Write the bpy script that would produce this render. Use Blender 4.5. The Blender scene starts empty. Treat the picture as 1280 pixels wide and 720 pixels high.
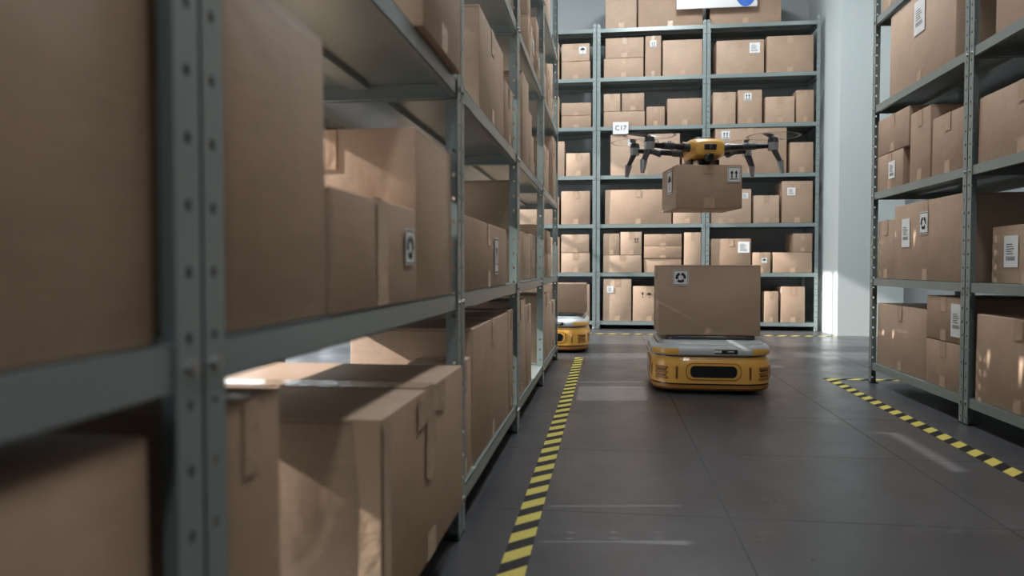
import bpy, bmesh, math, random
from mathutils import Vector, Matrix
random.seed(7)
S = bpy.context.scene
COL = S.collection
S.view_settings.view_transform = 'Standard'
S.view_settings.exposure = 0.08
S.view_settings.gamma = 0.93

# ------------------------------------------------------------------ materials
def mat(name, col=(.5,.5,.5), rough=.5, metal=0.0, coat=0.0, emis=None, es=0):
    m = bpy.data.materials.new(name); m.use_nodes = True
    b = m.node_tree.nodes['Principled BSDF']
    b.inputs['Base Color'].default_value = (*col, 1)
    b.inputs['Roughness'].default_value = rough
    b.inputs['Metallic'].default_value = metal
    b.inputs['Coat Weight'].default_value = coat
    if emis:
        b.inputs['Emission Color'].default_value = (*emis, 1)
        b.inputs['Emission Strength'].default_value = es
    return m

class NT:
    def __init__(s, m): s.t = m.node_tree; s.b = s.t.nodes['Principled BSDF']
    def n(s, typ, **kw):
        x = s.t.nodes.new(typ)
        for k, v in kw.items(): setattr(x, k, v)
        return x
    def l(s, a, b): s.t.links.new(a, b)
    def math(s, op, a, b=None):
        x = s.n('ShaderNodeMath', operation=op)
        for i, v in enumerate((a, b)):
            if v is None: continue
            if isinstance(v, (int, float)): x.inputs[i].default_value = v
            else: s.l(v, x.inputs[i])
        return x.outputs[0]
    def mix(s, f, a, b, blend='MIX'):
        x = s.n('ShaderNodeMix', data_type='RGBA', blend_type=blend)
        if isinstance(f, (int, float)): x.inputs[0].default_value = f
        else: s.l(f, x.inputs[0])
        for i, v in ((6, a), (7, b)):
            if isinstance(v, tuple): x.inputs[i].default_value = (*v, 1)
            else: s.l(v, x.inputs[i])
        return x.outputs[2]
    def noise(s, scale, detail=3, vec=None, rough=.5):
        x = s.n('ShaderNodeTexNoise'); x.inputs['Scale'].default_value = scale
        x.inputs['Detail'].default_value = detail; x.inputs['Roughness'].default_value = rough
        if vec: s.l(vec, x.inputs['Vector'])
        return x.outputs[0]
    def ramp(s, f, p0, p1, a=0.0, b=1.0):
        x = s.n('ShaderNodeMapRange'); s.l(f, x.inputs[0])
        for i, v in enumerate((p0, p1, a, b)): x.inputs[1+i].default_value = v
        return x.outputs[0]
    def bump(s, h, st, dist=.002):
        x = s.n('ShaderNodeBump'); x.inputs['Strength'].default_value = st
        x.inputs['Distance'].default_value = dist
        s.l(h, x.inputs['Height']); s.l(x.outputs[0], s.b.inputs['Normal'])

def cardboard():
    m = mat('cardboard', rough=.6); q = NT(m)
    tc = q.n('ShaderNodeTexCoord').outputs['Object']
    oi = q.n('ShaderNodeObjectInfo').outputs['Random']
    base = q.mix(oi, (.395,.27,.187), (.515,.37,.27))
    n1 = q.ramp(q.noise(5, 5, tc, .6), .3, .7, .90, 1.07)
    n2 = q.ramp(q.noise(140, 2, tc), .3, .7, .97, 1.03)
    mp = q.n('ShaderNodeMapping'); mp.inputs['Scale'].default_value = (3, 3, 60); q.l(tc, mp.inputs[0])
    n3 = q.ramp(q.noise(3, 2, mp.outputs[0]), .35, .65, .97, 1.03)
    f = q.math('MULTIPLY', q.math('MULTIPLY', n1, n2), n3)
    cmb = q.n('ShaderNodeCombineColor')
    for i in range(3): q.l(f, cmb.inputs[i])
    c = q.mix(1.0, base, cmb.outputs[0], 'MULTIPLY')
    sc = q.ramp(q.noise(22, 6, tc, .75), .64, .72, 0, .35)
    c = q.mix(sc, c, (.56,.44,.34))
    q.l(c, q.b.inputs['Base Color'])
    q.bump(q.math('ADD', q.noise(7, 3, tc), q.math('MULTIPLY', q.noise(28, 3, tc), .12)), .5, .006)
    return m
M_CARD = cardboard()
M_SEAM = mat('cardboard_seam_dark', (.12,.075,.045), .9)
M_TAPE = mat('packing_tape', (.50,.355,.25), .2)
q = NT(M_TAPE); q.bump(q.noise(35, 3, q.n('ShaderNodeTexCoord').outputs['Object']), .6, .005)
M_LAB = mat('paper_label', (.80,.80,.79), .5)
M_INK = mat('black_ink', (.02,.02,.022), .6)

def steel():
    m = mat('painted_grey_steel', (.27,.31,.305), .33, .2); q = NT(m)
    tc = q.n('ShaderNodeTexCoord').outputs['Object']
    q.l(q.mix(q.ramp(q.noise(3, 2, tc), .3, .7), (.265,.310,.302), (.29,.334,.326)), q.b.inputs['Base Color'])
    q.l(q.ramp(q.noise(5, 2, tc), .3, .7, .28, .33), q.b.inputs['Roughness'])
    return m
M_STEEL = steel()
M_BOLT = mat('zinc_bolt', (.5,.5,.48), .3, .9)

def floor_mat():
    m = mat('grey_stone_tile', rough=.3); q = NT(m)
    tc = q.n('ShaderNodeTexCoord').outputs['Object']
    sp = q.n('ShaderNodeSeparateXYZ'); q.l(tc, sp.inputs[0])
    def line(o, off, per):
        f = q.math('FRACT', q.math('ADD', q.math('DIVIDE', q.math('ADD', o, off), per), .5))
        return q.math('LESS_THAN', q.math('ABSOLUTE', q.math('SUBTRACT', f, .5)), .0021/per)
    g = q.math('MAXIMUM', line(sp.outputs[0], 60-.28, .6), line(sp.outputs[1], 60-.55, .6))
    n = q.noise(1.7, 6, tc, .6); n2 = q.noise(14, 4, tc)
    c = q.mix(q.ramp(n, .3, .7), (.046,.0455,.050), (.080,.079,.084))
    c = q.mix(q.ramp(n2, .35, .7, 0, .3), c, (.098,.096,.100))
    q.l(q.mix(q.math('MULTIPLY', g, .8), c, (.012,.012,.012)), q.b.inputs['Base Color'])
    r = q.ramp(q.noise(4, 5, tc), .3, .7, .27, .38)
    q.l(q.math('ADD', r, q.math('MULTIPLY', g, .3)), q.b.inputs['Roughness'])
    q.b.inputs['Specular IOR Level'].default_value = .46
    q.bump(q.math('ADD', q.math('MULTIPLY', g, -.6), q.math('MULTIPLY', n2, .05)), .2, .002)
    return m
M_FLOOR = floor_mat()
def wall_mat(name, c):
    m = mat(name, c, .8); q = NT(m)
    tc = q.n('ShaderNodeTexCoord').outputs['Object']
    q.l(q.mix(q.ramp(q.noise(1.5, 4, tc), .3, .7), tuple(x*.94 for x in c), c), q.b.inputs['Base Color'])
    q.bump(q.noise(90, 3, tc), .15, .001)
    return m
M_WALL = wall_mat('painted_wall', (.48,.51,.515))
M_COLM = wall_mat('painted_column', (.56,.61,.60))
M_CEIL = wall_mat('ceiling_paint', (.36,.38,.39))
def hazard(name, sx):
    m = mat(name, rough=.55); q = NT(m)
    tc = q.n('ShaderNodeTexCoord').outputs['Object']
    sp = q.n('ShaderNodeSeparateXYZ'); q.l(tc, sp.inputs[0])
    s = q.math('ADD', sp.outputs[1], q.math('MULTIPLY', sp.outputs[0], sx))
    f = q.math('FRACT', q.math('DIVIDE', q.math('ADD', s, 50), .108))
    k = q.math('GREATER_THAN', f, .52)
    c = q.mix(k, (.56,.47,.11), (.010,.010,.010))
    w = q.ramp(q.noise(60, 4, tc), .62, .75, 0, .4)
    q.l(q.mix(w, c, (.10,.09,.07)), q.b.inputs['Base Color'])
    q.b.inputs['Specular IOR Level'].default_value = .25
    return m
M_HAZ = hazard('hazard_tape_stripes', -1.0)
M_YEL = mat('robot_orange_yellow', (.76,.42,.09), .34, 0, .3)
M_YELD = mat('robot_orange_dark', (.40,.17,.035), .45)
M_LID = mat('robot_grey_lid', (.50,.53,.54), .38)
M_BLK = mat('black_plastic', (.015,.015,.017), .3)
M_DGR = mat('dark_grey_plastic', (.06,.065,.07), .4)
M_GLS = mat('black_glass', (.01,.01,.012), .08)
M_SIL = mat('silver_plastic', (.42,.44,.46), .3, .5)
M_BLUE = mat('sign_blue', (.05,.16,.55), .5)
M_WFR = mat('window_frame_white', (.7,.72,.72), .4)
M_EMI = mat('fill_panel_glow', (.9,.9,.9), .5, emis=(.95,.98,1), es=3)  # glowing face of the added fill panels

# ------------------------------------------------------------------ mesh builder
class MB:
    def __init__(s): s.v=[]; s.f=[]; s.m=[]; s.sm=[]; s.mats=[]
    def mi(s, m):
        if m not in s.mats: s.mats.append(m)
        return s.mats.index(m)
    def add(s, vs, fs, m, smooth=False):
        o = len(s.v); s.v += [tuple(x) for x in vs]; k = s.mi(m)
        for f in fs: s.f.append([o+i for i in f]); s.m.append(k); s.sm.append(smooth)
    def box(s, x0,x1,y0,y1,z0,z1, m, M=None):
        vs = [Vector((x,y,z)) for z in (z0,z1) for y in (y0,y1) for x in (x0,x1)]
        if M is not None: vs = [M@v for v in vs]
        s.add(vs, [(0,2,3,1),(4,5,7,6),(0,1,5,4),(2,6,7,3),(0,4,6,2),(1,3,7,5)], m)
    def bm(s, bm, m, smooth=False, M=None):
        bm.verts.ensure_lookup_table()
        s.add([(M@v.co if M is not None else v.co) for v in bm.verts], [[v.index for v in f.verts] for f in bm.faces], m, smooth)
        bm.free()
    def bbox(s, sx,sy,sz, c, m, bev=.01, seg=3, M=None, smooth=True):
        bm = bmesh.new(); bmesh.ops.create_cube(bm, size=1)
        for v in bm.verts: v.co = Vector((v.co.x*sx+c[0], v.co.y*sy+c[1], v.co.z*sz+c[2]))
        bmesh.ops.bevel(bm, geom=bm.edges[:], offset=bev, segments=seg, affect='EDGES', profile=.5)
        s.bm(bm, m, smooth, M)
    def tube(s, p0, p1, r0, r1, m, n=16, sy=1.0, caps=True, smooth=True):
        p0=Vector(p0); p1=Vector(p1); d=(p1-p0).normalized()
        a = Vector((0,0,1)) if abs(d.z)<.9 else Vector((0,1,0))
        u = d.cross(a).normalized(); w = u.cross(d)
        vs=[]
        for p,r in ((p0,r0),(p1,r1)):
            for i in range(n):
                t=2*math.pi*i/n; vs.append(p+u*math.cos(t)*r+w*math.sin(t)*r*sy)
        s.add(vs, [(i,(i+1)%n,n+(i+1)%n,n+i) for i in range(n)], m, smooth)
        if caps: s.add(vs, [list(range(n))[::-1], list(range(n,2*n))], m)
    def loft(s, rings, mats, cap=True, smooth=True, matfn=None):
        n=len(rings[0])
        for k in range(len(rings)-1):
            for i in range(n):
                j=(i+1)%n
                m = matfn(k,i,n) if matfn and matfn(k,i,n) else mats[k]
                s.add([rings[k][i],rings[k][j],rings[k+1][j],rings[k+1][i]], [(0,1,2,3)], m, smooth)
        if cap:
            s.add(rings[0], [list(range(n))[::-1]], mats[0]); s.add(rings[-1], [list(range(n))], mats[-1])
    def mesh(s, name):
        me = bpy.data.meshes.new(name); me.from_pydata(s.v, [], s.f)
        for m in s.mats: me.materials.append(m)
        me.polygons.foreach_set('material_index', s.m)
        me.polygons.foreach_set('use_smooth', s.sm)
        me.update()
        bm = bmesh.new(); bm.from_mesh(me); bmesh.ops.remove_doubles(bm, verts=bm.verts, dist=1e-5)
        bmesh.ops.recalc_face_normals(bm, faces=bm.faces[:]) 
        bm.to_mesh(me); bm.free()
        try: me.set_sharp_from_angle(angle=math.radians(38))
        except Exception: pass
        return me
def obj(name, me, loc=(0,0,0), rz=0, parent=None):
    o = bpy.data.objects.new(name, me); o.location = loc; o.rotation_euler = (0,0,rz)
    COL.objects.link(o)
    if parent: o.parent = parent
    return o

# ------------------------------------------------------------------ cardboard boxes
def frame(face, w, d, h):
    X,Y,Z = Vector((1,0,0)),Vector((0,1,0)),Vector((0,0,1))
    return {'f':(Vector((0,0,h/2)),X,Z,-Y,w,h),'l':(Vector((-w/2,d/2,h/2)),-Y,Z,-X,d,h),
            'r':(Vector((w/2,d/2,h/2)),Y,Z,X,d,h),'t':(Vector((0,d/2,h)),X,Y,Z,w,d),
            'b':(Vector((0,d/2,0)),X,-Y,-Z,w,d),'k':(Vector((0,d,h/2)),-X,Z,Y,w,h)}[face]
def decal(mb, fr, pts, m, lift):
    o,u,v,n,_,_ = fr
    mb.add([o+u*a+v*b+n*lift for a,b in pts], [list(range(len(pts)))], m)
def rect(mb, fr, a0,a1,b0,b1, m, lift): decal(mb, fr, [(a0,b0),(a1,b0),(a1,b1),(a0,b1)], m, lift)
def icon(mb, fr, kind, cx, cy, s):
    L=.0026
    P = lambda pts: decal(mb, fr, [(cx+a*s, cy+b*s) for a,b in pts], M_INK, L)
    if kind=='recycle':
        for k in range(3):
            t0=math.radians(90+120*k+14); t1=math.radians(90+120*k+92)
            N=6
            for i in range(N):
                a=t0+(t1-t0)*i/N; b=t0+(t1-t0)*(i+1)/N
                P([(.19*math.cos(a),.19*math.sin(a)),(.36*math.cos(a),.36*math.sin(a)),(.36*math.cos(b),.36*math.sin(b)),(.19*math.cos(b),.19*math.sin(b))])
            e=t1+math.radians(26)
            P([(.12*math.cos(t1),.12*math.sin(t1)),(.43*math.cos(t1),.43*math.sin(t1)),(.27*math.cos(e),.27*math.sin(e))])
    elif kind=='up':
        for x in (-.18,.18):
            P([(x-.05,-.28),(x+.05,-.28),(x+.05,.1),(x-.05,.1)]); P([(x-.14,.1),(x+.14,.1),(x,.36)])
        P([(-.36,-.4),(.36,-.4),(.36,-.33),(-.36,-.33)])
    elif kind=='umbrella':
        P([(.36*math.cos(math.pi*i/10), .36*math.sin(math.pi*i/10)) for i in range(11)])
        P([(-.03,-.36),(.03,-.36),(.03,0),(-.03,0)]); P([(-.03,-.4),(.14,-.4),(.14,-.34),(-.03,-.34)])
    elif kind=='glass':
        P([(-.05,-.05),(.05,-.05),(.2,.36),(-.2,.36)]); P([(-.03,-.35),(.03,-.35),(.03,-.05),(-.03,-.05)]); P([(-.16,-.4),(.16,-.4),(.16,-.35),(-.16,-.35)])
    elif kind=='text':
        for i in range(5): P([(-.36,.32-.1*i),(.1+.25*((i*7)%3)/3,.32-.1*i),(.1+.25*((i*7)%3)/3,.29-.1*i),(-.36,.29-.1*i)])
        for i in range(9): P([(-.36+.08*i,-.38),(-.36+.08*i+.03,-.38),(-.36+.08*i+.03,-.2),(-.36+.08*i,-.2)])
def label(mb, fr, kind, cx, cy, s, ratio=1.0):
    if kind in ('ink_up','ink_umbrella','ink_glass'):
        icon(mb, fr, kind[4:], cx, cy, s); return
    rect(mb, fr, cx-s/2, cx+s/2, cy-s*ratio/2, cy+s*ratio/2, M_LAB, .0020)
    if kind in ('recycle','up','umbrella','glass'):
        o=s/2*.92; t=s*.03
        for r in ((-o,o,-o,-o+t),(-o,o,o-t,o),(-o,-o+t,-o,o),(o-t,o,-o,o)):
            rect(mb, fr, cx+r[0],cx+r[1],cy+r[2]*ratio,cy+r[3]*ratio, M_INK, .0023)
    icon(mb, fr, kind, cx, cy, s*.9)
def box_mesh(w,d,h, tape='y', drop=None, labels=(), tw=None, extra=()):
    mb = MB(); bm = bmesh.new(); bmesh.ops.create_cube(bm, size=1)
    j=min(.003,.012*min(w,d,h))
    for v in bm.verts:
        x,y,z=v.co
        jx,jy,jz = (random.uniform(0,j),random.uniform(0,j),random.uniform(0,j)) if z>0 else (0,0,0)
        v.co = Vector((x*(w-2*jx), (y*(1-2*jy/d)+.5)*d, (z+.5)*h-jz*.3))
    bmesh.ops.bevel(bm, geom=bm.edges[:], offset=min(.004,.03*min(w,d,h)), segments=2, affect='EDGES', profile=.5)
    mb.bm(bm, M_CARD)
    if tw is None: tw = min(.05, .22*min(w,d))
    if drop is None: drop = min(.07, .35*h)
    T = frame('t',w,d,h)
    if tape=='y':
        rect(mb,T,-.0012,.0012,-d/2+.002,d/2-.002,M_SEAM,.0004)
        rect(mb,T,-tw/2,tw/2,-d/2+.002,d/2-.002,M_TAPE,.0008)
        for s in 'fk':
            F=frame(s,w,d,h); rect(mb,F,-tw/2,tw/2,h/2-drop,h/2-.002,M_TAPE,.0008)
            if drop<h*.6: rect(mb,F,-tw/2,tw/2,-h/2+.002,-h/2+min(.05,.25*h),M_TAPE,.0008)
        for s in 'lr':
            F=frame(s,w,d,h)
            rect(mb,F,-d/2+.004,d/2-.004,h/2-.0075,h/2-.0065,M_SEAM,.0005)
    else:
        rect(mb,T,-w/2+.002,w/2-.002,-.0012,.0012,M_SEAM,.0004)
        rect(mb,T,-w/2+.002,w/2-.002,-tw/2,tw/2,M_TAPE,.0008)
        for s in 'lr':
            F=frame(s,w,d,h); rect(mb,F,-tw/2,tw/2,h/2-drop,h/2-.002,M_TAPE,.0008)
        for s in 'fk':
            F=frame(s,w,d,h)
            rect(mb,F,-w/2+.004,w/2-.004,h/2-.0075,h/2-.0065,M_SEAM,.0005)
    for i,(face,pts,mm) in enumerate(extra):
        decal(mb,frame(face,w,d,h),pts,mm,.0011+.0003*i)
    for lb in labels:
        face,kind,cu,cv,s = lb[:5]; ratio = lb[5] if len(lb)>5 else 1.0
        F=frame(face,w,d,h)
        label(mb,F,kind,cu*F[4],cv*F[5],s,ratio)
    return mb.mesh('cardboard_box')
def world_box(side, a0,a1, z, h, depth=.36, inset=.012, rz=0, **kw):
    """a0..a1 = extent along the rack, front of the box `inset` behind the rack front"""
    w=a1-a0; me=box_mesh(w,depth,h,**kw); c=(a0+a1)/2
    if side=='L': loc=(XL-inset,c,z); r=math.pi/2
    elif side=='R': loc=(XR+inset,c,z); r=-math.pi/2
    else: loc=(c,YB+inset,z); r=0
    return obj('cardboard_box', me, loc, r+rz)

XL, XR, YB = -.31, 1.30, 6.93
RACK_D = .43
# ------------------------------------------------------------------ racks
def perf(mb, o, u, v, w, H, th, n, cell=.05, hr=.0044):
    """perforated steel strip"""
    N=int(round(H/cell)); o=Vector(o); u=Vector(u); v=Vector(v); n=Vector(n)
    hx=hr*1.0; c=cell
    outer=[(w,.5*c),(w,c),(w/2,c),(0,c),(0,.5*c),(0,0),(w/2,0),(w,0)]
    inner=[(w/2+hx*math.cos(math.pi/4*i), .5*c+hr*1.25*math.sin(math.pi/4*i)) for i in range(8)]
    for side in (0,1):
        for k in range(N):
            vs=[o+u*a+v*(b+k*c)+n*th*side for a,b in outer]+[o+u*a+v*(b+k*c)+n*th*side for a,b in inner]
            mb.add(vs,[(i,(i+1)%8,8+(i+1)%8,8+i) for i in range(8)],M_STEEL)
    for k in range(N):
        vs=[o+u*a+v*(b+k*c)+n*th*s for s in (0,1) for a,b in inner]
        mb.add(vs,[(i,(i+1)%8,8+(i+1)%8,8+i) for i in range(8)],M_STEEL)
    for a in (0,w):
        vs=[o+u*a,o+u*a+n*th,o+u*a+n*th+v*H,o+u*a+v*H]; mb.add(vs,[(0,1,2,3)],M_STEEL)
def rack_mesh(L, D, H, levels):
    mb=MB(); W=.033; t=.002
    H=round(H/.05)*.05
    for x,sx in ((0.001,1),(L-.001,-1)):
        for y,sy in ((0,1),(D,-1)):
            perf(mb,(x,y,0),(sx,0,0),(0,0,1),W,H,t,(0,sy,0))
            perf(mb,(x,y,0),(0,sy,0),(0,0,1),W,H,t,(sx,0,0))
            mb.box(x-.0005 if sx>0 else x-.034, x+.034 if sx>0 else x+.0005, y if sy>0 else y-.034, y+.034 if sy>0 else y, 0,.004, M_BLK)
    lip=.034
    for z in levels:
        a=.004; b=L-.004; c=.0035; d=D-.0035
        mb.box(a,b,c,d,z-.0015,z,M_STEEL)
        mb.box(a,b,c,c+.0015,z-lip,z,M_STEEL); mb.box(a,b,d-.0015,d,z-lip,z,M_STEEL)
        mb.box(a,b,c,c+.014,z-lip,z-lip+.0015,M_STEEL); mb.box(a,b,d-.014,d,z-lip,z-lip+.0015,M_STEEL)
        mb.box(a,a+.0015,c,d,z-lip,z,M_STEEL); mb.box(b-.0015,b,c,d,z-lip,z,M_STEEL)
        mb.box(a,a+.012,c,d,z-lip,z-lip+.0015,M_STEEL); mb.box(b-.012,b,c,d,z-lip,z-lip+.0015,M_STEEL)
        mb.box(a+.02,b-.02,D/2-.02,D/2+.02,z-.014,z-.0015,M_STEEL)
        for x in (.017,L-.017):
            mb.tube((x,-.0045,z-.018),(x,.003,z-.018),.006,.006,M_BOLT,6,smooth=False)
            mb.tube((x,D-.003,z-.018),(x,D+.0045,z-.018),.006,.006,M_BOLT,6,smooth=False)
    return mb.mesh('storage_rack')
LV_L=[.095+.0]+[.522+.447*k for k in range(5)]
LV_R=[.10,.52,.945,1.37,1.80,2.23,2.66]
LV_B=[.075+.447*k for k in range(7)]
LU=1.022; Y0=.5375
mL=rack_mesh(LU,RACK_D,2.85,LV_L+[2.757])
for k in range(-2,4): obj('storage_rack',mL,(XL,Y0+LU*k,0),math.pi/2)
YEND=Y0+LU*4
mR=rack_mesh(1.0,RACK_D,2.85,LV_R)
for k in range(4): obj('storage_rack',mR,(XR,3.92-1.0*k,0),-math.pi/2)
BU=.985; BX=[-2.08,-1.095,-.11,.875]
mB=rack_mesh(BU,RACK_D,2.8,LV_B)
for x in BX: obj('storage_rack',mB,(x,YB,0),0)

# ------------------------------------------------------------------ boxes : left rack
z0,z1,z2,z3,z4,z5,z6=LV_L+[2.757]
e=.0008
world_box('L',.06,.495,z1+e,.41,.38)
world_box('L',-.42,.03,z1+e,.36,.38)
world_box('L',.10,.490,z0+e,.365,.38)
world_box('L',-.42,.05,z0+e,.30,.38)
world_box('L',-.3,.45,z2+e,.35,.38)
# bay 1 mid shelf
world_box('L',.582,.829,z1+e,.318,.38, tape='x')
world_box('L',.835,1.218,z1+e,.152,.35, tape='y', drop=.15, labels=[('f','recycle',.37,.08,.058,1.0)], inset=.008)
world_box('L',1.226,1.515,z1+e,.292,.33, tape='x', inset=.010)
# bay 1 bottom shelf
world_box('L',.575,.70,z0+e,.365,.36)
world_box('L',.93,1.47,z0+e,.286,.40, inset=-.020, tape='y', drop=.10, tw=.06,
          extra=[('f',[(-.268,-.143),(-.238,-.143),(-.232,.02),(-.240,.141),(-.268,.141)],M_TAPE),
                 ('l',[(.165,-.143),(.198,-.143),(.198,.141),(.160,.141),(.170,.03)],M_TAPE),
                 ('f',[(-.09,.085),(.02,.098),(.10,.085),(.10,.140),(-.09,.140)],M_TAPE),
                 ('f',[(-.04,.0),(-.01,-.01),(.02,.005),(.025,.10),(-.035,.10)],M_TAPE)])
world_box('L',1.60,1.735,z0+e,.27,.12)  # added out of view to block a sun streak through the gap
# bay 1 upper
world_box('L',.60,.84,z2+e,.33,.36)
world_box('L',1.19,1.50,z2+e,.34,.34, inset=-.012)
# bay 2
world_box('L',1.76,2.40,z0+e,.335,.31, tape='y')
world_box('L',2.41,2.53,z0+e,.34,.31)  # added to close the gap that let sun streak across the floor
world_box('L',1.66,2.00,z1+e,.37,.15, inset=.23)  # made tall to stop sun reaching the floor by the right tape
world_box('L',1.65,2.36,z1+e,.175,.20, labels=[('f','glass',.18,0,.07,1.5)])
world_box('L',2.01,2.5,z1+e,.29,.15, inset=.23)
world_box('L',1.86,2.30,z2+e,.27,.34)
world_box('L',2.34,2.53,z2+e,.20,.30)
world_box('L',1.66,2.3,z3+e,.30,.36); world_box('L',2.32,2.54,z3+e,.36,.3)
def fill(side,a0,a1,z,maxh,rng,gapp=.12,depth=(.26,.37),minw=.14,maxw=.36,lab=.3,stack=.35):
    a=a0
    while a<a1-.1:
        w=rng.uniform(minw,maxw)
        if a+w>a1-.1: w=a1-a
        if w>maxw*1.35: w=w/2
        if rng.random()<gapp: a+=.1; continue
        h=rng.uniform(.5,.98)*maxh; d=rng.uniform(*depth); ins=rng.uniform(.008,.04)
        labs=[]
        if rng.random()<lab:
            k=rng.choice(['text','up','recycle','glass','text','ink_up','ink_umbrella'])
            labs=[('f',k,rng.choice([-.28,.28]),rng.choice([.15,.2]),min(.075,.3*w,.4*h))]
        if rng.random()<stack:
            h1=h*.5
            world_box(side,a,a+w-.008,z+e,h1,d,ins,labels=labs,tape=rng.choice('xyy'))
            world_box(side,a+.004,a+w*rng.uniform(.75,.97)-.008,z+e*2+h1,h-h1,d*.95,ins+.005,tape=rng.choice('xyy'))
        else: world_box(side,a,a+w-.008,z+e,h,d,ins,labels=labs,tape=rng.choice('xyy'))
        a+=w
R=random.Random(11)
for k in (2,3):
    ya=Y0+LU*k+.04; yb=Y0+LU*(k+1)-.04
    for j,z in enumerate((z0,z1,z2,z3,z4,z5)):
        if k==2 and j==0:
            world_box('L',ya,ya+.30,z+e,.36,.34); world_box('L',ya+.31,ya+.52,z+e,.33,.34); continue
        if k==3 and j==0:
            world_box('L',3.72,4.15,z+e,.34,.34); world_box('L',4.17,yb,z+e,.28,.34); continue
        fill('L',ya,yb,z,.385,R,gapp=.2 if j in(3,4) else .1)
for k in (0,1):
    ya=Y0+LU*k+.04; yb=Y0+LU*(k+1)-.04
    for z in (z4,z5): fill('L',ya,yb,z,.38,R)
    if k==0: fill('L',ya,yb,z3,.38,R)
for k in (0,1,2,3): fill('L',Y0+LU*k+.04,Y0+LU*(k+1)-.04,z6,.45,R)

# ------------------------------------------------------------------ right rack boxes
r0,r1,r2,r3,r4=LV_R[:5]
world_box('R',3.30,3.87,r0+e,.30,.36,.02)
world_box('R',2.965,3.28,r0+e,.185,.38,.012)
world_box('R',2.965,3.28,r0+2*e+.185,.175,.38,.012,labels=[('f','text',.36,.0,.09,1.4)])
world_box('R',3.66,3.88,r1+e,.28,.34,.02)
world_box('R',2.97,3.64,r1+e,.335,.38,.012,labels=[('f','recycle',-.02,.22,.085,1.1),('f','text',-.3,.12,.09,1.4)])
world_box('R',3.56,3.88,r2+e,.17,.34,.014,labels=[('f','text',.1,0,.08)])
world_box('R',3.50,3.88,r2+2*e+.17,.175,.34,.014)
world_box('R',3.27,3.48,r2+e,.30,.35,.012)
world_box('R',2.97,3.255,r2+e,.235,.37,.012)
world_box('R',3.06,3.73,r3+e,.38,.38,.012,labels=[('f','text',.0,.22,.11,1.3)])
fill('R',2.96,3.88,r4+e,.38,R)
world_box('R',2.30,2.86,r0+e,.31,.38,labels=[('f','glass',.25,.15,.09,1.3)]); world_box('R',1.96,2.27,r0+e,.3,.35)
world_box('R',2.42,2.86,r1+e,.20,.36,.06,labels=[('f','text',-.2,.05,.09,1.2)]); world_box('R',1.96,2.40,r1+e,.36,.40,.012)
world_box('R',2.30,2.87,r2+e,.235,.40); world_box('R',1.96,2.28,r2+e,.33,.35)
world_box('R',2.25,2.80,r3+e,.36,.39,.03)
fill('R',1.96,2.88,r4+e,.38,R)
for k in (2,3):
    for z in (r0,r1,r2,r3,r4): fill('R',3.92-1.0*(k+1)+.04,3.92-1.0*k-.04,z,.37,R)

# ------------------------------------------------------------------ back rack boxes
def B(k,u0,u1,ht,base=0,d=.33,ins=.012,**kw):
    s=.00719; x0=-.11+(u0-745)*s; x1=-.11+(u1-745)*s
    world_box('B',x0,x1,LV_B[k]+e+base*.00735+(e if base else 0),ht*.00735-e,d,ins,**kw)
t_=lambda *a:[a]
B(0,754,790,53,labels=t_('f','text',-.25,.25,.06)); B(0,792,833,44,labels=[('f','ink_glass',-.2,.25,.06),('f','ink_umbrella',.0,.25,.06),('f','ink_up',.2,.25,.06)]); B(0,836,876,50)
B(1,754,803,22); B(1,754,775,27,base=22); B(1,776,803,29,base=22,labels=t_('f','ink_up',.25,.15,.06))
B(1,806,853,18,ins=.02); B(1,806,853,15,base=18); B(1,806,853,15,base=33); B(1,856,877,50)
B(2,756,840,43); B(2,842,877,40)
B(3,763,850,51,labels=[('f','text',-.2,.3,.06),('f','ink_up',.35,.28,.05)]); B(3,853,877,40)
B(4,754,806,19,ins=.015); B(4,754,775,22,base=19); B(4,777,805,22,base=19); B(4,808,831,24); B(4,834,877,33)
B(5,754,804,24); B(5,756,804,25,base=24); B(5,806,826,50,labels=t_('f','up',0,.3,.06)); B(5,828,877,44)
B(6,756,795,50); B(6,797,877,52)
B(0,890,950,48); B(0,955,972,38); B(0,975,1004,44)
B(1,889,938,42,labels=t_('f','text',.32,.25,.1)); B(1,940,962,25,labels=t_('f','umbrella',.15,.1,.05)); B(1,965,1012,25); B(1,989,1012,23,base=25)
B(2,889,938,42,labels=t_('f','text',.35,.3,.05)); B(2,941,972,34); B(2,975,1012,51,labels=t_('f','text',-.2,.25,.07))
B(3,893,980,56,labels=[('f','up',-.35,.35,.08)]); B(3,984,1012,37)
B(4,890,918,39); B(4,921,950,41,labels=t_('f','up',-.1,.3,.07)); B(4,954,989,32); B(4,991,1012,39)
B(5,894,952,41,labels=t_('f','text',.3,.25,.09)); B(5,955,1011,44)
B(6,886,972,50)
B(0,700,737,46); B(0,640,697,40)
B(1,700,737,25); B(1,700,736,23,base=25); B(1,640,698,45)
B(2,700,737,42); B(2,630,697,35)
B(3,706,737,29); B(3,630,704,44)
B(4,700,738,15); B(4,700,738,16,base=15); B(4,640,697,40)
B(5,700,737,22); B(5,700,736,22,base=22,labels=t_('f','umbrella',.25,.1,.07)); B(5,630,697,46)
for k in range(6): fill('B',-2.04,-1.14,LV_B[k],.37,R)

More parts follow.
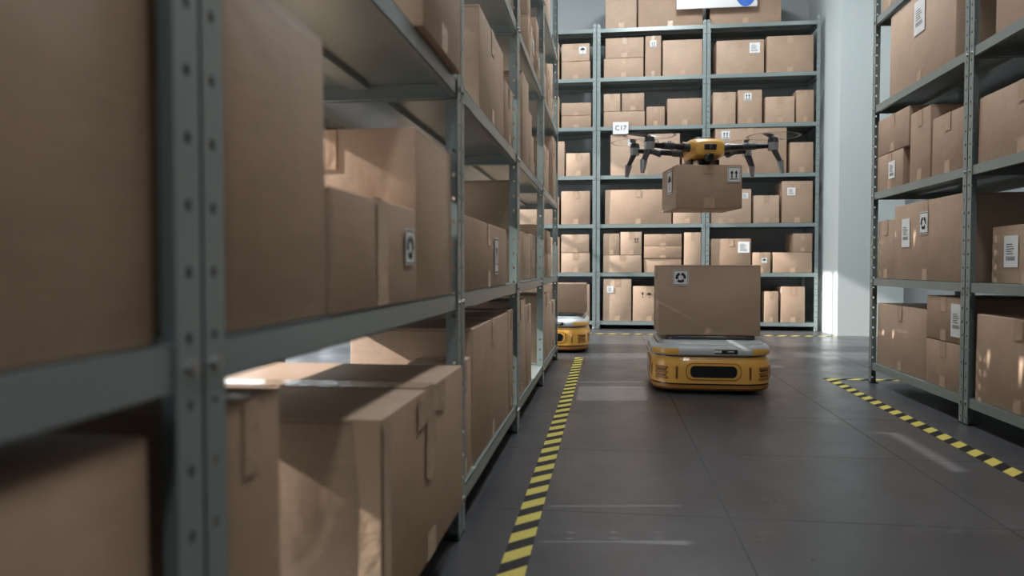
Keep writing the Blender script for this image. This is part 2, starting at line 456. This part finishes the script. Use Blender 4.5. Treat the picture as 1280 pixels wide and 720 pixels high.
# ------------------------------------------------------------------ robots
def rrect(w,l,r,z,n=10):
    pts=[]
    for cx,cy,a0 in ((w/2-r,-l/2+r,-90),(w/2-r,l/2-r,0),(-w/2+r,l/2-r,90),(-w/2+r,-l/2+r,180)):
        for i in range(n+1):
            a=math.radians(a0+90*i/n); pts.append(Vector((cx+r*math.cos(a),cy+r*math.sin(a),z)))
    return pts
def robot(loc, rz=0, w=.54, l=.60):
    root=bpy.data.objects.new('delivery_robot',None); COL.objects.link(root); root.location=loc; root.rotation_euler=(0,0,rz)
    r=.14
    def ring(ins,z): return rrect(w-2*ins,l-2*ins,max(.02,r-ins),z)
    mb=MB()
    prof=[(.03,.014,M_BLK),(.012,.020,M_YELD),(.004,.030,M_YELD),(.004,.045,M_BLK),(.008,.046,M_BLK),(.008,.050,M_YEL),(.0,.052,M_YEL),(.0,.085,M_YEL),(.002,.125,M_YEL),(.007,.158,M_YEL),(.016,.170,M_BLK),(.016,.176,M_BLK)]
    mb.loft([ring(a,z) for a,z,_ in prof],[m for *_,m in prof])
    obj('body',mb.mesh('body'),parent=root)
    mb=MB()
    prof=[(.010,.176,M_LID),(.002,.182,M_LID),(.0,.196,M_LID),(.003,.208,M_LID),(.012,.220,M_LID),(.024,.226,M_LID),(.028,.225,M_BLK),(.032,.225,M_LID),(.036,.232,M_LID),(.046,.240,M_LID),(.075,.244,M_LID)]
    def mf(k,i,n):
        c=i%11
        if k in (1,2) and 2<=c<=8: return M_YEL
    mb.loft([ring(a,z) for a,z,_ in prof],[m for *_,m in prof],matfn=mf)
    obj('lid',mb.mesh('lid'),parent=root)
    mb=MB()
    prof=[(.07,.244,M_DGR),(.07,.256,M_DGR),(.074,.260,M_DGR)]
    mb.loft([rrect(w-2*a,l-2*a,.05,z) for a,z,_ in prof],[m for *_,m in prof])
    obj('platform',mb.mesh('platform'),parent=root)
    mb=MB()
    def pill(pw,ph):
        pts=[]
        rr=ph/2*.8
        for cx,cz,a0 in ((pw/2-rr,-ph/2+rr,-90),(pw/2-rr,ph/2-rr,0),(-pw/2+rr,ph/2-rr,90),(-pw/2+rr,-ph/2+rr,180)):
            for i in range(7):
                a=math.radians(a0+15*i); pts.append((cx+rr*math.cos(a),cz+rr*math.sin(a)))
        return pts
    for rot,half in ((0,l/2),(math.pi/2,w/2),(math.pi,l/2),(-math.pi/2,w/2)):
        M=Matrix.Rotation(rot,4,'Z')
        for pw,ph,m,a,b in ((.245,.078,M_YELD,-.006,.0012),(.235,.070,M_YEL,-.006,.003),(.205,.052,M_GLS,-.004,.0042)):
            p=pill(pw,ph)
            rings=[[M@Vector((x,-half-off,.106+z)) for x,z in p] for off in (a,b)]
            mb.loft(rings,[m,m],smooth=False)
    for sx in (-1,1):
        for sy in (-1,1):
            for ang in (-32,0,32):
                a=math.radians(45+ang)
                c=Vector((sx*(w/2-r+ (r-.002)*math.cos(a)), sy*(l/2-r+(r-.002)*math.sin(a)),0))
                d=Vector((sx*math.cos(a),sy*math.sin(a),0))
                M=Matrix.Translation(c)@Matrix.Rotation(math.atan2(d.y,d.x),4,'Z')
                if ang==0:
                    for z in (.075,.098,.121): mb.bbox(.008,.07,.012,(0,0,z),M_YELD,.003,2,M)
                    for z in (.0865,.1095): mb.bbox(.009,.055,.004,(0,0,z),M_BLK,.001,1,M)
                else:
                    mb.bbox(.007,.012,.06,(0,0,.100),M_YELD,.003,2,M)
                    mb.bbox(.009,.004,.05,(0,0,.100),M_BLK,.001,1,M)
    obj('sensor_windows',mb.mesh('sensor_windows'),parent=root)
    mb=MB()
    mb.bbox(.10,.006,.018,(.055,-l/2-.0,.197),M_BLK,.002,2); mb.bbox(.03,.007,.010,(.02,-l/2-.001,.197),M_LAB,.001,1)
    mb.bbox(.03,.007,.006,(.075,-l/2-.001,.197),M_SIL,.001,1)
    obj('display',mb.mesh('display'),parent=root)
    mb=MB()
    for x in (-.16,.16):
        for y in (-.18,0,.18): mb.tube((x-.015,y,.030),(x+.015,y,.030),.030,.030,M_BLK,20)
    obj('wheels',mb.mesh('wheels'),parent=root)
    return root
robot((.472,3.72,0))
obj('cardboard_box',box_mesh(.455,.40,.325,tape='x',labels=[('f','recycle',-.285,.32,.072,1.0)]),(.462,3.50,.262),0)
robot((-.40,5.26,0))
obj('cardboard_box',box_mesh(.44,.42,.20,tape='x'),(-.37,5.05,.262),0)

# ------------------------------------------------------------------ drone
def drone(loc, rz):
    root=bpy.data.objects.new('quadcopter_drone',None); COL.objects.link(root); root.location=loc; root.rotation_euler=(0,0,rz)
    def sec(y,w,h,zc,n=20):
        pts=[]
        for i in range(n):
            t=2*math.pi*i/n; c,s_=math.cos(t),math.sin(t)
            pts.append(Vector((w/2*math.copysign(abs(c)**.45,c),y,zc+h/2*math.copysign(abs(s_)**.45,s_))))
        return pts
    mb=MB()
    secs=[sec(-.150,.08,.040,.058),sec(-.145,.125,.062,.060),(sec(-.115,.150,.088,.064)),sec(-.04,.155,.100,.068),sec(.04,.145,.100,.068),sec(.11,.11,.080,.064),sec(.14,.07,.05,.060)]
    mb.loft(secs,[M_YEL]*7)
    mb.bbox(.085,.14,.014,(0,.02,.118),M_DGR,.006,3)
    mb.bbox(.05,.05,.03,(0,-.06,.012),M_BLK,.008,3)
    mb.bbox(.055,.012,.026,(0,-.150,.066),M_DGR,.005,3)
    for s_ in (-1,1): mb.bbox(.010,.09,.022,(s_*.077,-.01,.075),M_DGR,.004,2)
    obj('body',mb.mesh('body'),parent=root)
    mb=MB()
    for x in (-.016,.016):
        mb.tube((x,-.150,.066),(x,-.159,.066),.009,.009,M_BLK,16); mb.tube((x,-.159,.066),(x,-.161,.066),.006,.006,M_GLS,16)
    mb.bbox(.042,.04,.036,(0,-.135,.022),M_DGR,.012,3); mb.tube((0,-.150,.022),(0,-.162,.022),.012,.012,M_GLS,16)
    obj('camera_gimbal',mb.mesh('camera_gimbal'),parent=root)
    arms=MB(); motors=MB(); legs=MB(); props=MB()
    for sx,y,mz,by in ((-1,-.165,.070,-.07),(1,-.165,.070,-.07),(-1,.17,.095,.07),(1,.17,.095,.07)):
        x=sx*.275
        arms.tube((sx*.06,by,.070),(sx*.11,by+(y-by)*.2,.074),.026,.022,M_DGR,14,.8)
        arms.tube((sx*.10,by+(y-by)*.17,.073),(x*.97,y*.98,mz),.018,.013,M_BLK,14,.85)
        arms.tube((sx*.16,by+(y-by)*.45,.073),(sx*.21,by+(y-by)*.70,mz+.001),.021,.018,M_DGR,14,.85)
        motors.tube((x,y,mz-.022),(x,y,mz+.012),.022,.024,M_SIL,20); motors.tube((x,y,mz+.012),(x,y,mz+.034),.024,.020,M_DGR,20)
        motors.tube((x,y,mz+.034),(x,y,mz+.044),.007,.006,M_SIL,12)
        tip=(x+sx*.035,y*1.12,mz-.125)
        legs.tube((x,y,mz-.010),((x+tip[0])/2+sx*.01,(y+tip[1])/2,mz-.07),.022,.017,M_DGR,12,.6)
        legs.tube(((x+tip[0])/2+sx*.01,(y+tip[1])/2,mz-.068),tip,.017,.009,M_SIL,12,.6)
        a0=random.uniform(0,math.pi)
        pz=mz+.040; PR=.115
        for b in range(2):
            a=a0+math.pi*b; N=8; top=[];bot=[]
            for i in range(N+1):
                t=i/N; rr=.008+t*(PR-.008); cw=.004+.010*math.sin(math.pi*min(1,t*.85+.12))
                tw=.006*(1-t)
                c=Vector((math.cos(a),math.sin(a),0)); p=Vector((-math.sin(a),math.cos(a),0))
                top.append(Vector((x,y,pz))+c*rr+p*cw+Vector((0,0,tw))); bot.append(Vector((x,y,pz))+c*rr-p*cw-Vector((0,0,tw)))
            vs=top+bot; M_=N+1
            props.add(vs,[(i,i+1,M_+i+1,M_+i) for i in range(N)],M_SIL)
        n=40; vs=[(x+r_*math.cos(2*math.pi*i/n),y+r_*math.sin(2*math.pi*i/n),pz) for r_ in (.03,.104,.116) for i in range(n)]
        props.add(vs,[(i,(i+1)%n,n+(i+1)%n,n+i) for i in range(n)],M_DISC)
        props.add(vs,[(n+i,n+(i+1)%n,2*n+(i+1)%n,2*n+i) for i in range(n)],M_DISC2)
    for nm,m in (('arms',arms),('motors',motors),('landing_legs',legs),('propellers',props)): obj(nm,m.mesh(nm),parent=root)
    mb=MB()
    for x in (-.06,.06):
        mb.bbox(.012,.14,.03,(x,0,.006),M_BLK,.003,2)
        mb.bbox(.02,.16,.006,(x,0,-.007),M_DGR,.002,1)
    obj('cargo_gripper',mb.mesh('cargo_gripper'),parent=root)
    obj('cargo_box',box_mesh(.30,.27,.195,tape='y',drop=.04,labels=[('f','up',.37,.27,.06,1.15),('l','umbrella',.1,.15,.09,1.2)]),(0,-.135,-.206),0,root)
    return root
def disc(name,a):
    m=mat(name,(.75,.76,.78),.4); m.node_tree.nodes['Principled BSDF'].inputs['Alpha'].default_value=a; return m
M_DISC=disc('spinning_rotor_blur',.12); M_DISC2=disc('spinning_rotor_tip',.6)
drone((.425,3.55,1.045),math.radians(9))

# ------------------------------------------------------------------ room shell
def slab(name,x0,x1,y0,y1,z0,z1,m):
    mb=MB(); mb.box(x0,x1,y0,y1,z0,z1,m); return obj(name,mb.mesh(name))
XW=-2.9; XE=3.9; YN=7.5; YS=-4.5; H=3.7
slab('floor',XW-.3,XE+.2,YS,YN+.2,-.1,0,M_FLOOR)
slab('ceiling',XW-.3,XE+.2,YS,YN+.2,H,H+.1,M_CEIL)
slab('wall_back',XW,XE+.2,YN,YN+.2,0,H,M_WALL)
slab('wall_right',XE,XE+.2,YS,YN,0,H,M_WALL)
slab('wall_front',XW,XE+.2,YS-.2,YS,0,H,M_WALL)
slab('wall_alcove',2.42,XE,6.62,YN,0,H,M_WALL)
slab('structural_column',1.90,2.42,6.50,YN,0,H,M_COLM)
mb=MB(); wy=[]; y=-4.25
mb.box(XW-.2,XW,YS,YN+.2,0,.25,M_WALL); mb.box(XW-.2,XW,YS,YN+.2,3.2,H,M_WALL)
mb.box(XW-.2,XW,YS,y,.25,3.2,M_WALL)
while y<YN-.5:
    y1=min(y+2.0,YN-.2); wy.append((y,y1))
    mb.box(XW-.2,XW,y1,min(y1+.3,YN+.2),.25,3.2,M_WALL); y=y1+.3
obj('wall_left',mb.mesh('wall_left'))
for i,(a,b) in enumerate(wy):
    mb=MB()
    for yy in (a,(a+b)/2-.02,b-.04): mb.box(XW-.12,XW-.07,yy,yy+.04,.25,3.2,M_WFR)
    for zz in (.25,2.2,3.16): mb.box(XW-.12,XW-.07,a,b,zz,zz+.04,M_WFR)
    obj('window_%d'%(i+1),mb.mesh('window'))

slab('floor_tape',XL+.105,XL+.157,-2,4.72,0,.0008,M_HAZ)
slab('floor_tape',1.108,1.16,-2,4.02,0,.0008,M_HAZ)
slab('floor_tape',1.16,1.62,3.968,4.02,0,.0008,M_HAZ)
slab('floor_tape',-1.6,1.88,6.42,6.47,0,.0008,M_HAZ)

def text(body,size,m,parent,loc,rx=math.pi/2):
    c=bpy.data.curves.new('text','FONT'); c.body=body; c.size=size; c.extrude=.0004; c.align_x='CENTER'; c.align_y='CENTER'
    o=bpy.data.objects.new('lettering',c); COL.objects.link(o); c.materials.append(m); o.parent=parent; o.location=loc; o.rotation_euler=(rx,0,0); return o
mb=MB(); mb.bbox(.14,.003,.11,(0,0,0),M_LAB,.001,1)
tag=obj('shelf_tag',mb.mesh('shelf_tag'),(.11,YB-.008,1.845)); text('C17',.062,M_INK,tag,(0,-.0035,0))
mb=MB(); mb.bbox(.70,.012,.30,(0,0,0),M_LAB,.004,2)
n=24; mb.add([(.25+.09*math.cos(2*math.pi*i/n),-.0075,-.02+.13*math.sin(2*math.pi*i/n)) for i in range(n)],[list(range(n))],M_BLUE)
for x in (-.3,.3): mb.tube((x,0,.15),(x,0,.67),.003,.003,M_SIL,8)
sg=obj('hanging_sign',mb.mesh('hanging_sign'),(.95,YB-.06,3.03))
text('C17-19',.12,M_BLUE,sg,(-.09,-.0075,0))

# ------------------------------------------------------------------ lights
sd=bpy.data.lights.new('sun','SUN'); sd.energy=9; sd.angle=math.radians(.7); sd.color=(1,.97,.93)
so=bpy.data.objects.new('sun',sd); COL.objects.link(so)
el=math.radians(28); az=math.radians(8)
dv=Vector((math.cos(az)*math.cos(el),math.sin(az)*math.cos(el),-math.sin(el)))
so.rotation_euler=dv.to_track_quat('-Z','Y').to_euler()
def fill_lamp(x,y,p,sx=.3,sy=1.4):  # unseen overhead panel with area light, added as fill for the room
    mb=MB(); mb.bbox(sx+.04,sy+.04,.05,(0,0,.03),M_WFR,.006,2); mb.box(-sx/2,sx/2,-sy/2,sy/2,-.001,.006,M_EMI)
    o=obj('fill_panel',mb.mesh('fill_panel'),(x,y,H-.06))
    l=bpy.data.lights.new('area','AREA'); l.shape='RECTANGLE'; l.size=sx; l.size_y=sy; l.energy=p; l.color=(.92,.97,1)
    a=bpy.data.objects.new('fill_area',l); COL.objects.link(a); a.parent=o; a.location=(0,0,-.01)
fill_lamp(.5,2.2,26); fill_lamp(.5,5.0,76,.5,1.4); fill_lamp(2.6,4.6,16); fill_lamp(-1.6,2.5,25); fill_lamp(-1.4,5.6,25); fill_lamp(.5,-1.2,32)  # added fill; the last one lifts the near-left boxes
w=bpy.data.worlds.new('world'); S.world=w; w.use_nodes=True
bg=w.node_tree.nodes['Background']; bg.inputs[0].default_value=(.83,.92,1,1); bg.inputs[1].default_value=2.9

# ------------------------------------------------------------------ camera
cd=bpy.data.cameras.new('camera'); cam=bpy.data.objects.new('camera',cd); COL.objects.link(cam)
cd.sensor_width=36; cd.lens=36*930/1280; cd.clip_start=.02
yaw=math.atan(120/930); pit=math.atan(27/930)
f=Vector((-math.sin(yaw)*math.cos(pit),math.cos(yaw)*math.cos(pit),-math.sin(pit)))
cam.location=(0,0,.58); cam.rotation_euler=f.to_track_quat('-Z','Y').to_euler()
cd.dof.use_dof=True; cd.dof.focus_distance=3.5; cd.dof.aperture_fstop=3.4
S.camera=cam
